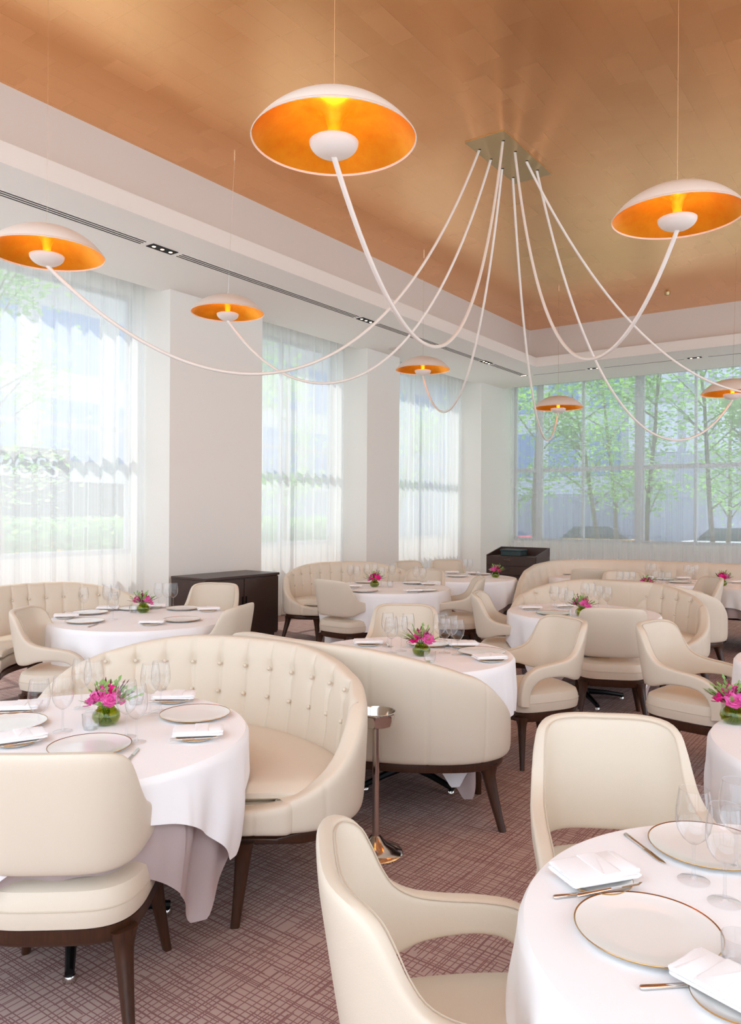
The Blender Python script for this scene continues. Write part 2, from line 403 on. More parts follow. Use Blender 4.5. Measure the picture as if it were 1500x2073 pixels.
curtain('sheer_curtain', 'y', 15.6, -7.40, XR-.35, .02, 4.6, 'sheer2', 'thin white sheer curtain across the wide far window', .05, .22, 4)

# ---------------------------------------------------------------- chair
def rounded_seat(rings, n=56):
    """rings: (half width, half depth, cx, cy, z, exponent)"""
    rows = []
    for hw, hd, cy, z, e in rings:
        rows.append([(hw*spow(math.cos(2*PI*k/n), e)*(1-.06*(math.sin(2*PI*k/n) < 0)*abs(math.sin(2*PI*k/n))), cy+hd*spow(math.sin(2*PI*k/n), e), z) for k in range(n)])
    return rows
def ribbon(plan, T, B, thick, lean, nt, nm, inner=None, outer=None, e=.38, pip=None):
    """T,B: splined outlines (s,z) for the half; returns MB and rim line"""
    PT = [T[0]]+list(T)+[T[-1]]; PB = [B[0]]+list(B)+[B[-1]]; TT = []; BB = []; rows = []; rim = []
    for i in range(nt):
        x = (len(T)-1)*i/(nt-1); j = min(len(T)-2, int(x)); x -= j
        for src, dst in ((PT, TT), (PB, BB)):
            a, b, c, d = (Vector(src[j+q]) for q in range(4))
            if j == 0: a = Vector((-b.x+2*b.x-c.x, c.y))
            if j == len(T)-2: d = 2*c-b
            dst.append(.5*((2*b)+(c-a)*x+(2*a-5*b+4*c-d)*x*x+(3*b-a-3*c+d)*x**3))
    ts = [-(nt-1)+i for i in range(2*nt-1)]
    for t in ts:
        a = abs(t); sg = -1 if t < 0 else 1; row = []
        for k in range(nm):
            al = 2*PI*k/nm
            w = .5-.5*spow(math.cos(al), e if True else 1); off = thick/2*spow(math.sin(al), .5)
            s = BB[a].x*(1-w)+TT[a].x*w; z = BB[a].y*(1-w)+TT[a].y*w
            p, nr = plan.at(sg*s if s > 1e-6 else 1e-6*sg)
            o = off + lean(s, z)
            if off > 0 and outer: o += outer(sg*s, z)
            if off < 0 and inner: o -= inner(sg*s, z)   # inner surface: negative offset = towards the sitter
            q = p+nr*o; row.append((q.x, q.y, z))
        rows.append(row)
        s = TT[a].x; z = TT[a].y; s2 = BB[a].x*.03+TT[a].x*.97; z2 = BB[a].y*.03+TT[a].y*.97
        p, nr = plan.at(sg*s2 if s2 > 1e-6 else 1e-6*sg); q = p+nr*(lean(s2, z2)-thick*.48); rim.append((q.x, q.y, z2))
    m = MB(); b = m.grid(rows, False, True); m.cap(b, nm); m.cap(b+(2*nt-2)*nm, nm, True)
    return m, rim
def leg_mb(top, bot, rt, rb, ztop, flare=1.0, n=12, tang=(1, 0)):
    """tapered leg with a bracket-like flare at the top; sections are soft squares"""
    m = MB(); rows = []
    for f in [0, .08, .16, .26, .4, .6, .8, 1]:
        z = ztop*(1-f); c = Vector(top).lerp(Vector(bot), f**1.15); r = rb+(rt-rb)*(1-f)**1.3
        fl = 1+flare*math.exp(-(f/.1)**2)
        row = []
        for k in range(n):
            a = 2*PI*k/n; x = r*fl*spow(math.cos(a), .6); y = r*spow(math.sin(a), .6)*(1+.25*flare*math.exp(-(f/.1)**2))
            row.append((c.x+x*tang[0]-y*tang[1], c.y+x*tang[1]+y*tang[0], z))
        rows.append(row)
    b = m.grid(rows, False, True); m.cap(b, n); m.cap(b+7*n, n, True); return m
def make_chair():
    root = empty('dining_chair')
    plan = Plan([(0, -.27), (.1, -.267), (.168, -.247), (.216, -.195), (.24, -.11), (.25, 0), (.252, .12), (.247, .26)])
    pr = [(0, .895, 0, .515), (.10, .895, .10, .515), (.165, .886, .17, .515), (.205, .858, .22, .517), (.23, .805, .26, .522), (.252, .75, .29, .53), (.285, .70, .325, .542), (.34, .668, .365, .553),
          (.42, .652, .43, .56), (.51, .642, .50, .56), (.59, .626, .56, .548), (.65, .59, .60, .52), (.685, .535, .622, .485), (.70, .47, .632, .445), (.70, .40, .632, .39)]
    T = [(a, b) for a, b, c, d in pr]; B = [(c, d) for a, b, c, d in pr]
    def lean(s, z): return .16*max(0, z-.5)*(1-sm(.12, .42, s)) + .05*max(0, z-.45)*sm(.2, .4, s)
    def inner(s, z): return .006*math.exp(-((abs(s)-.09)/.05)**2)*0
    m, rim = ribbon(plan, T, B, .05, lean, 46, 28, None, None)
    m.build('backrest', 'leather', root)
    p = MB(); p.tube(rim, .0018, 5); p.build('piping', 'leather_seam', root)
    rows = rounded_seat([(.0005, .0005, .0, .335, 1), (.235, .235, 0, .335, .55), (.254, .268, 0, .348, .5), (.262, .275, 0, .385, .5), (.26, .272, 0, .425, .5), (.253, .262, 0, .458, .52), (.228, .235, 0, .474, .6), (.15, .15, 0, .483, .8), (.0005, .0005, 0, .487, 1)])
    m = MB(); m.grid(rows, False, True); m.build('seat', 'leather', root)
    ps = rounded_seat([(.2625, .2755, 0, .405, .5)], 64)[0]; p = MB(); p.tube(ps+[ps[0]], .0016, 5, False); p.build('seat_piping', 'leather_seam', root)
    rows = rounded_seat([(.21, .21, 0, .30, .55), (.243, .245, 0, .286, .5), (.252, .256, 0, .30, .5), (.252, .256, 0, .34, .5), (.2, .2, 0, .34, .55)])
    m = MB(); m.grid(rows, True, True); m.build('seat_frame', 'walnut', root)
    for sx, sy in ((-1, -1), (1, -1), (-1, 1), (1, 1)):
        top = (sx*.205, sy*.205 if sy > 0 else -.2); bot = (sx*.252, .235 if sy > 0 else -.285)
        leg_mb(top, bot, .03, .0145, .318, .5, 12, (math.cos(PI/4*sx*sy), math.sin(PI/4*sx*sy)*-1)).build('leg', 'walnut', root)
    return root
chair0 = make_chair(); used = [False]
CH_G = 'cream leather dining chairs'
def chair(back, face, label, d=.32, z=0):
    fx, fy = face[0]-back[0], face[1]-back[1]; L = math.hypot(fx, fy); fx /= L; fy /= L
    o = chair0 if not used[0] else copy_tree(chair0)
    used[0] = True
    o.location = (back[0]+fx*d, back[1]+fy*d, z); o.rotation_euler = (0, 0, math.atan2(-fx, fy))
    tag(o, label, 'chair', CH_G); return o

# ---------------------------------------------------------------- curved banquette
def make_banquette(R=1.14, ri=.59, name='curved_banquette', half=65, sc_=1.0):
    root = empty(name)
    pts = []
    for d in (0, 9, 18, 27, half-32, half-24): pts.append((R*math.sin(math.radians(d)), -R*math.cos(math.radians(d))))
    def pol(r, d): return (r*math.sin(math.radians(d)), -r*math.cos(math.radians(d)))
    pts += [pol(R*.985, half-16.5), pol(R*.945, half-10.5), pol(R*.88, half-6), pol(R*.80, half-3.2), pol(R*.72, half-1.7), pol((R+ri)/2*.93, half-.6), pol(ri+.12, half-.4), pol(ri+.03, half)]
    plan = Plan(pts, 260); L = plan.len; k = L/1.64
    T = [(0, .937), (.1, .937), (.2, .936), (.3, .933), (.4, .926), (.5, .912), (.6, .893), (.7, .868), (.8, .84), (.88, .81), (.95, .785), (1.01, .75), (1.07, .705), (1.13, .655), (1.2, .60), (1.28, .548), (1.37, .503), (1.47, .472), (1.56, .456), (1.64, .452)]
    T = [(a*k, b) for a, b in T]
    B = [(a, .352) for a, b in T]
    def lean(s, z): return .12*max(0, z-.4)*(1-sm(.75*k, 1.15*k, s))-.015
    gap = .155
    def inner(s, z):
        a = abs(s)
        if a > 1.1*k: return 0
        j = round(s/gap); dx = s-j*gap; d = -.008*math.exp(-(dx/.009)**2)
        for zb in (.80, .66):
            d -= .018*math.exp(-((dx/.03)**2+((z-zb)/.03)**2))
        return d*(1-sm(.95*k, 1.1*k, a))*(1 if .5 < z < .93 else .3)
    def outer(s, z):
        j = round((s-.14)/.28); dx = s-.14-j*.28; return -.004*math.exp(-(dx/.006)**2)
    # finer sampling than the chair
    m, rim = ribbon(plan, T, B, .095, lean, 190, 60, inner, outer, .42)
    m.build('backrest', 'leather', root)
    for j in range(-7, 8):
        for zb in (.80, .66):
            s = j*gap
            if abs(s) > .92*k or (zb > .7 and abs(s) > .8*k): continue
            p, nr = plan.at(s if s else 1e-6); q = p+nr*(-.05+.006+lean(abs(s), zb))
            b = MB(); b.sphere((q.x, q.y, zb), .0105, 8, 5); b.build('button', 'leather', root)
    angr = sorted((math.degrees(math.atan2(q.x, -q.y)), q.length) for q in plan.p)
    def outr(d):
        d = abs(d); c = [r for a_, r in angr if abs(a_-d) < 1.2]
        return sum(c)/len(c) if c and d < half-5 else interp([(half-5, R*.86), (half-3, R*.78), (half, R*.66)], d)
    def sweep(nm, mat, r0, r1, z0, z1, hd, e, n=60, crown=0, endr=.04):
        m = MB(); rows = []
        for i in range(n+1):
            x = -1+2*i/n; d = hd*x
            sh = math.sqrt(max(0, 1-(max(0, abs(x)-(1-endr/ (math.radians(hd)*r1)*2.2))/(endr/(math.radians(hd)*r1)*2.2))**2))
            sh = .25+.75*sh; row = []
            for q in range(24):
                al = 2*PI*q/24; r1b = min(r1, outr(d)-(R-r1)*.5); rr = (r0+r1b)/2+(r1b-r0)/2*spow(math.cos(al), e)*(.9+.1*sh); z = (z0+z1)/2+(z1-z0)/2*spow(math.sin(al), e)*sh
                if math.sin(al) > 0: z += crown*(1-abs(math.cos(al)))*sh
                p = pol(rr, d); row.append((p[0], p[1], z))
            rows.append(row)
        b = m.grid(rows, False, True); m.cap(b, 24); m.cap(b+n*24, 24, True); return m.build(nm, mat, root)
    sweep('seat_base', 'leather', ri+.005, R-.01, .352, .455, half-1, .3, endr=.015)
    sweep('seat_cushion', 'leather', ri-.005, R-.045, .452, .52, half-3.5, .4, 60, .02, .07)
    sweep('apron', 'walnut', ri+.01, R-.015, .30, .353, half-1, .25, endr=.01)
    for d, r in ((half-3, ri+.06), (-half+3, ri+.06), (half-13, R-.09), (-half+13, R-.09), (0, R-.07), (0, ri+.06)):
        t_ = pol(r, d); bt = pol(r+(.07 if r > .9 else -.03), d+(3 if d > 0 else -3 if d < 0 else 0))
        a = math.radians(d); leg_mb(t_, bt, .036, .018, .325, .6, 12, (math.cos(a), math.sin(a))).build('leg', 'walnut', root)
    return root
banq0 = make_banquette(); bused = [False]
def banquette(c, ax, label, src=None):
    if src is None:
        o = banq0 if not bused[0] else copy_tree(banq0); bused[0] = True
    else: o = src
    o.location = (c[0], c[1], 0); o.rotation_euler = (0, 0, math.radians(ax)+PI/2)
    tag(o, label, 'banquette', 'curved tufted banquettes'); return o
banquette((-2.65, 1.76), 100, 'curved cream banquette with tufted inside, wrapping the front left table')
banquette((-2.60, 4.21), -92, 'curved cream banquette seen from behind, beside the steel stand')
banquette((-2.32, 6.45), 97, 'curved tufted banquette behind the right middle table, its low arm ending on the right')
banquette((-2.45, 8.75), -90, 'curved banquette seen from behind at the right, behind the middle tufted one')
banquette((-5.30, 7.42), 145, 'curved tufted banquette against the second curtain, beside the dark cabinet')
big = make_banquette(1.25, .74, 'curved_banquette', 62)
banquette((-5.25, 3.75), 176, 'wide peach-lit curved banquette at the far left window', big)

# long banquette along the far window
def long_banquette():
    root = empty('long_banquette', (-4.0, 10.7, 0))
    tag(root, 'long cream tufted banquette running along under the far window with a curved left end', 'banquette')
    path = [(-.02, -2.0), (-.04, -1.5), (-.02, -1.0), (.08, -.5), (.32, -.12), (.75, .04), (1.4, .08), (3, .08), (6, .08), (8.4, .08)]
    P = crspline(path, 300); L = [0]
    for a, b in zip(P, P[1:]): L.append(L[-1]+(b-a).length)
    rows = []; rim = []
    for i, p in enumerate(P):
        d = (P[min(i+1, 299)]-P[max(i-1, 0)]).normalized(); nr = Vector((-d.y, d.x)); s = L[i]
        top = .93*sm(-.15, .25, s)+.0 if s < .25 else .93
        top = max(.5, interp([(0, .52), (.1, .62), (.25, .76), (.45, .86), (.75, .92), (1.2, .95), (99, .95)], s))
        row = []
        for k in range(40):
            al = 2*PI*k/40; w = .5-.5*spow(math.cos(al), .42); off = .05*spow(math.sin(al), .5); z = .3+(top-.3)*w
            o = off+.14*max(0, z-.4)
            if off < 0:
                j = round(s/.2); dx = s-j*.2; o += .01*math.exp(-(dx/.012)**2)+sum(.018*math.exp(-((dx/.035)**2+((z-zb)/.035)**2)) for zb in (.8, .64))
            q = p+nr*o; row.append((q.x, q.y, z))
        rows.append(row)
    m = MB(); b = m.grid(rows, False, True); m.cap(b, 40); m.cap(b+299*40, 40, True); m.build('backrest', 'leather', root)
    for nm, mat, z0, z1, w in (('seat', 'leather', .34, .51, .5), ('apron', 'walnut', .28, .34, .46)):
        rows = []
        for i, p in enumerate(P[::3]+[P[-1]]):
            ii = min(299, i*3); d = (P[min(ii+1, 299)]-P[max(ii-1, 0)]).normalized(); nr = Vector((d.y, -d.x)); row = []
            for k in range(20):
                al = 2*PI*k/20; off = w/2+w/2*spow(math.cos(al), .35); z = (z0+z1)/2+(z1-z0)/2*spow(math.sin(al), .45); q = p+nr*off; row.append((q.x, q.y, z))
            rows.append(row)
        m = MB(); b = m.grid(rows, False, True); m.cap(b, 20); m.cap(b+(len(rows)-1)*20, 20, True); m.build(nm, mat, root)
    for x, y in ((.1, -1.9), (.4, -1.9), (.5, -.1), (2, -.3), (4, -.3), (6, -.3)):
        leg_mb((x, y), (x, y), .035, .02, .3, .5).build('leg', 'walnut', root)
long_banquette()

# ---------------------------------------------------------------- tables and cloths
def table(name, c, r, label, rot=0):
    root = tag(empty('round_table', (c[0], c[1], 0), math.radians(rot)), label, 'table', 'round pedestal tables')
    m = MB(); m.lathe([(.001, .738), (r-.03, .738), (r-.01, .728), (r-.01, .715), (r-.03, .71), (.001, .71)], 48); m.build('tabletop', 'walnut', root)
    m = MB(); m.lathe([(.05, .71), (.036, .68), (.036, .12), (.055, .07), (.055, .05), (.001, .05)], 20); m.build('pedestal', 'iron', root)
    for k in range(4):
        a = PI/2*k; x, y = math.cos(a), math.sin(a); m = MB()
        m.tube([(x*.04, y*.04, .075), (x*.2, y*.2, .06), (x*.36, y*.36, .035)], [.024, .02, .016], 8); f = m.build('foot', 'iron', root)
        g = MB(); g.lathe([(.001, .024), (.02, .022), (.024, .01), (.024, .001), (.001, .001)], 14, (x*.345, y*.345, 0)); g.build('glide', 'chrome', f)
    return root
def cloth(c, r, half, th0, mat, z, label, seed, name='tablecloth', folds=13, amp=.03, group='white tablecloths'):
    n = 360; rows = []; rr = r+.006+(z-.745)*3
    for f in (0.02, .3, .6, .85, .95, .985): rows.append([(rr*f*math.cos(2*PI*k/n), rr*f*math.sin(2*PI*k/n), z) for k in range(n)])
    H = 18
    for j in range(H+1):
        row = []
        for k in range(n):
            a = 2*PI*k/n; b = a-math.radians(th0); cs = max(abs(math.cos(b)), abs(math.sin(b)))
            L = max(.03, min(half/cs, half*1.36)-r) ; L = min(L, z-.03); CRN = min(1.0, (half/cs)/(half*1.36))
            e = .02*(1 if j else 0)
            q = j/H; dep = L*q
            ph = folds*a+seed+1.6*noise.noise(Vector((math.cos(a)*1.5, math.sin(a)*1.5, seed)))
            A = amp*sm(0, .3, dep)*(.5+L*1.3)*(1+.5*noise.noise(Vector((math.cos(a)*3, math.sin(a)*3, seed+4))))
            corner = sm(.12, .5, L)
            rad = rr+.012*sm(0, .02, dep)+A*(math.sin(ph)+.35*math.sin(2.1*ph+1))+.03*dep - .05*corner*sm(.15, .5, dep)
            zz = z-dep if j else z-.001
            if j == 1: pass
            row.append((rad*math.cos(a), rad*math.sin(a), zz+.004*math.sin(ph)*q))
        rows.append(row)
    # soften the edge
    m = MB(); b = m.grid(rows, False, True); m.cap(0, n)
    o = m.build(name, mat, recalc=False)
    for p in o.data.polygons: p.use_smooth = True
    o.location = (c[0], c[1], 0); tag(o, label, 'tablecloth', group); return o
TB = dict(
    A=((-.14, 1.77), .57, 'front right table', 20), B=((-2.63, 1.74), .62, 'front left table', 55), C=((-5.0, 3.92), .68, 'far left window table', 10),
    D=((-2.5, 3.92), .58, 'middle table behind the banquette backs', 75), E=((-4.90, 7.15), .69, 'table beside the second pillar', 30), F=((-4.85, 8.85), .66, 'far table near the drawer cabinet', 50),
    G=((-2.36, 6.43), .60, 'right middle tufted banquette table', 40), H=((-.07, 3.33), .58, 'vase table at right edge', 30), M=((-2.5, 8.6), .6, 'half-hidden table behind right banquettes', 40),
    I=((-3.68, 10.1), .5, 'small table in long banquette corner', 20), J=((-2.55, 9.95), .5, 'far middle long banquette table', 10), K=((-1.42, 9.95), .58, 'far right long banquette table', 45),
    L=((-.28, 5.1), .6, 'table barely inside right edge', 20))
CL = dict(A=(.76, 62, .88, 58), B=(.765, -22, .885, -33), C=(.98, 30, 1.05, 30), D=(.88, 12, .93, 20), E=(1.1, 20, 1.13, 24), F=(.95, 0, 1.0, 8), G=(.85, 30, .92, 35), H=(.82, 60, .92, 65), M=(.8, 20, .9, 20), I=(.72, 30, .8, 30), J=(.7, 0, .8, 0), K=(.8, 60, .9, 62), L=(.85, 30, .92, 30))
for i, (k, (c, r, nm, rot)) in enumerate(TB.items()):
    table('round_table', c, r, 'round pedestal table under white cloth, the '+nm, rot)
    a, t1, b, t2 = CL[k]
    cloth(c, r, b, t2, 'mauve', .741, 'mauve undercloth below the '+nm, i*2.3, 'undercloth', 13, .022, 'mauve undercloths')
    cloth(c, r+.006, a, t1, 'linen', .75, 'white cloth draped over the '+nm, i*2.3, 'tablecloth', 13, .022)

# ---------------------------------------------------------------- chairs placed
chair((-2.08, 1.27), (-2.36, 1.62), 'large cream chair in the left foreground with its back to us', .32)
chair((-1.0, 1.28), (-.25, 1.94), 'cream armchair seen side-on in the foreground by the front right table', .31)
chair((-.90, 2.68), (-.42, 1.82), 'cream armchair facing the camera behind the front right table', .32)
chair((-5.27, 3.06), (-4.45, 3.63), 'cream armchair cut by the left edge, at the far left window table')
chair((-5.62, 5.28), (-5.15, 4.3), 'cream chair in front of the dark wood cabinet')
chair((-4.16, 4.18), (-4.9, 3.9), 'cream chair seen from behind between the left window table and the cabinet')
chair((-4.98, 6.22), (-4.90, 7.12), 'cream chair, back to us, left of the table beside the second pillar')
chair((-3.22, 4.98), (-2.85, 4.2), 'cream chair facing the camera behind the middle table vase')
chair((-5.0, 8.2), (-4.75, 7.3), 'cream chair on the far side of the table beside the second pillar')
chair((-6.05, 9.35), (-5.0, 8.95), 'cream chair seen edge-on at the left of the far drawer cabinet table')
chair((-5.75, 10.0), (-5.05, 9.1), 'cream chair farthest back, before the third curtain')
chair((-3.93, 7.6), (-4.7, 7.1), 'cream armchair right of the table beside the second pillar, arm reaching left')
chair((-3.22, 6.12), (-2.4, 6.4), 'cream armchair seen from behind at the left of the right middle table')
chair((-1.95, 5.05), (-2.5, 4.1), 'cream armchair with creased back turned towards the middle table')
chair((-1.86, 5.72), (-2.12, 6.3), 'cream chair seen squarely from behind at the right middle table')
chair((-1.45, 5.19), (-.45, 4.99), 'cream armchair on the right turned towards the right edge')
chair((-3.40, 9.54), (-3.58, 10.2), 'beige chair seen from behind at the small far table')
chair((-2.98, 9.5), (-2.6, 8.6), 'small peach-lit chair facing the camera behind the long right banquette')
chair((-1.88, 9.25), (-2.5, 8.75), 'cream chair at the far right beside the hanging corner of the far right cloth')

# ---------------------------------------------------------------- tableware
def make_plate(name, R, rim=True):
    root = empty(name)
    m = MB(); m.lathe([(.001, .004), (R*.58, .004), (R*.66, .005), (R*.9, .011), (R*.985, .0145), (R, .0155), (R*.99, .013), (R*.7, .001), (R*.62, 0), (.001, 0)], 64); m.build('plate_body', 'porcelain', root)
    if rim:
        m = MB(); m.lathe([(R*.982, .0148), (R*1.0, .0162), (R*1.004, .015), (R*.992, .0125)], 64); m.build('gold_rim', 'gold_rim', root)
    return root
def make_glass(k=1.0):
    root = empty('wine_glass'); w = .001
    m = MB(); prof = [(.004, .085), (.012, .088), (.026, .1), (.036, .118), (.0405, .14), (.040, .165), (.0365, .19), (.033, .212)]
    inn = [(r-w, z+.001) for r, z in reversed(prof)][:-1]+[(.001, .09)]
    m.lathe([(r*k, z*k) for r, z in [(.001, .086)]+prof+[(.0322, .2125), (.0318, .211)]], 32); m.build('bowl', 'glass', root)
    m = MB(); m.lathe([(r*k, z*k) for r, z in ((.0085, .006), (.0045, .014), (.0033, .03), (.0033, .07), (.005, .086))], 14); m.build('stem', 'glass', root)
    m = MB(); m.lathe([(r*k, z*k) for r, z in ((.001, .008), (.009, .0065), (.034, .0025), (.036, .0015), (.0355, .0005))], 32); m.build('foot', 'glass', root)
    return root
def make_tumbler():
    m = MB(); m.lathe([(.001, 0), (.026, 0), (.032, .02), (.034, .06), (.033, .06), (.031, .022), (.025, .006), (.001, .006)], 28); return m.build('votive_glass', 'glass')
def make_napkin():
    root = empty('folded_napkin')
    def slab(w, d, z0, z1, ox=0, oy=0, seed=0):
        m = MB(); rows = []; n = 64
        for j in range(7):
            f = j/6; rows.append([((w/2)*spow(math.cos(2*PI*k/n), .13)*(1-.05*abs(2*f-1)**3)+ox+.003*noise.noise(Vector((k*.5, j, seed))), (d/2)*spow(math.sin(2*PI*k/n), .13)*(1-.05*abs(2*f-1)**3)+oy, z0+(z1-z0)*f+.0025*noise.noise(Vector((math.cos(2*PI*k/n)*2, math.sin(2*PI*k/n)*2, seed)))) for k in range(n)])
        b = m.grid(rows, False, True); m.cap(b, n, True); m.cap(b+6*n, n); return m
    m = slab(.185, .115, .006, .0135); q = slab(.182, .108, .0138, .022, .003, .004, 3); o = len(m.v); m.v += q.v; m.f += [tuple(i+o for i in f) for f in q.f]
    m.build('folded_cloth', 'linen', root, bevel=0)
    m = slab(.05, .111, .0215, .0245, .015, .004, 5); m.build('fold_band', 'linen', root); return root
def make_knife(L=.21):
    root = empty('butter_knife')
    m = MB(); rows = []
    for f, w, h in ((0, .004, .003), (.02, .0075, .005), (.2, .0065, .0045), (.5, .005, .004)): rows.append([(f*L, w*math.cos(2*PI*k/12), .005+h*math.sin(2*PI*k/12)) for k in range(12)])
    b = m.grid(rows, False, True); m.cap(b, 12); m.cap(b+36, 12, True); m.build('handle', 'chrome', root)
    m = MB(); m.box(.5*L, .9*L, -.007, .007, .004, .0055); m.v += []
    b = len(m.v); m.v += [(.9*L, -.007, .004), (.9*L, .007, .004), (L, .004, .004), (.9*L, -.007, .0055), (.9*L, .007, .0055), (L, .004, .0055)]
    m.f += [(b, b+1, b+2), (b+5, b+4, b+3), (b, b+2, b+5, b+3), (b+1, b+4, b+5, b+2)]; m.build('blade', 'chrome', root, smooth=False); return root
def make_vase():
    root = empty('glass_vase')
    m = MB(); pr = [(.001, .002), (.03, .002), (.047, .012), (.054, .03), (.052, .046), (.042, .058), (.033, .064), (.034, .068)]
    m.lathe(pr+[(r-.003, z+.002) for r, z in reversed(pr[1:])]+[(.001, .006)], 36); m.build('vase_body', 'greenglass', root)
    m = MB()
    for k in range(9):
        a = k*.7; m.tube([(.022*math.cos(a), .022*math.sin(a), .008), (.012*math.cos(a+2), .012*math.sin(a+2), .045), (.018*math.cos(a+1), .018*math.sin(a+1), .075)], .0022, 6)
    m.build('submerged_stems', 'leaf', root); return root
def blossom_mb(rnd, s):
    m = MB()
    for ring, (nn, tilt, ln) in enumerate(((6, 1.15, 1), (5, .75, .85), (4, .35, .6))):
        for k in range(nn):
            a = 2*PI*k/nn+ring*.5+rnd.random()*.3; rows = []
            for i in range(6):
                f = i/5; rad = s*ln*f*math.sin(tilt+.3*f); z = s*ln*f*math.cos(tilt-.2*f)*.9+.006*math.sin(7*f+a); w = s*.5*ln*math.sin(PI*min(1, f*.8+.12)); row = []
                for j in range(5):
                    g = (j-2)/2; x = rad+.1*s*g*g*-1; y = w*g; zz = z+.12*s*math.sin(3*g+a*2)*f
                    row.append((x*math.cos(a)-y*math.sin(a), x*math.sin(a)+y*math.cos(a), zz))
                rows.append(row)
            m.grid(rows)
    return m
def make_bouquet(seed, n=8):
    rnd = random.Random(seed); root = empty('flower_bouquet')
    for k in range(n):
        a = k*2.4+rnd.random()*.3; rr = .010+.040*math.sqrt(k/n); m = blossom_mb(rnd, .036+.008*rnd.random())
        o = m.build('blossom', 'pink' if k % 3 else 'pink2', root, recalc=False); tl = .3+rr*14
        o.location = (rr*math.cos(a), rr*math.sin(a), .098+.03*rnd.random()-rr*.5); o.rotation_euler = (0, min(1.1, tl), a)
    m = MB(); b2 = MB()
    for k in range(46):
        a = rnd.random()*2*PI; el = .3+rnd.random()*1.1; L = .07+.05*rnd.random(); d = Vector((math.cos(a)*math.cos(el), math.sin(a)*math.cos(el), math.sin(el))); p0 = Vector((d.x*.02, d.y*.02, .07))
        (m if k % 3 else b2).tube([p0, p0+d*L*.5+Vector((0, 0, .005)), p0+d*L], .001, 4)
        tgt = m if k % 3 else b2
        for q in range(3):
            c = p0+d*L*(.6+.2*q); sd = Vector((-d.y, d.x, .2)).normalized()*(.012 if k % 3 else .005)
            b = len(tgt.v); tgt.v += [tuple(c-d*.008), tuple(c+sd), tuple(c+d*.016), tuple(c-sd)]; tgt.f.append((b, b+1, b+2, b+3))
    m.build('leaves', 'leaf', root, recalc=False); b2.build('burgundy_sprigs', 'burgundy', root, recalc=False)
    return root
P = dict(charger=make_plate('charger_plate', .143), bread=make_plate('bread_plate', .08), glass=make_glass(), votive=make_tumbler(), napkin=make_napkin(), knife=make_knife(), vase=make_vase())
BQ = [make_bouquet(3), make_bouquet(11, 7)]
first = {}
def put(kind, pos, rz, label, cat, group, src=None):
    s = src or P[kind]; key = id(s)
    o = s if key not in first else copy_tree(s); first[key] = 1
    o.location = pos; o.rotation_euler = (0, 0, rz); tag(o, label, cat, group); return o
ORD = ['leftmost', 'second from the left', 'third from the left', 'fourth from the left', 'fifth from the left', 'sixth from the left', 'seventh from the left', 'eighth from the left', 'ninth from the left', 'tenth from the left']
ZT = .7515
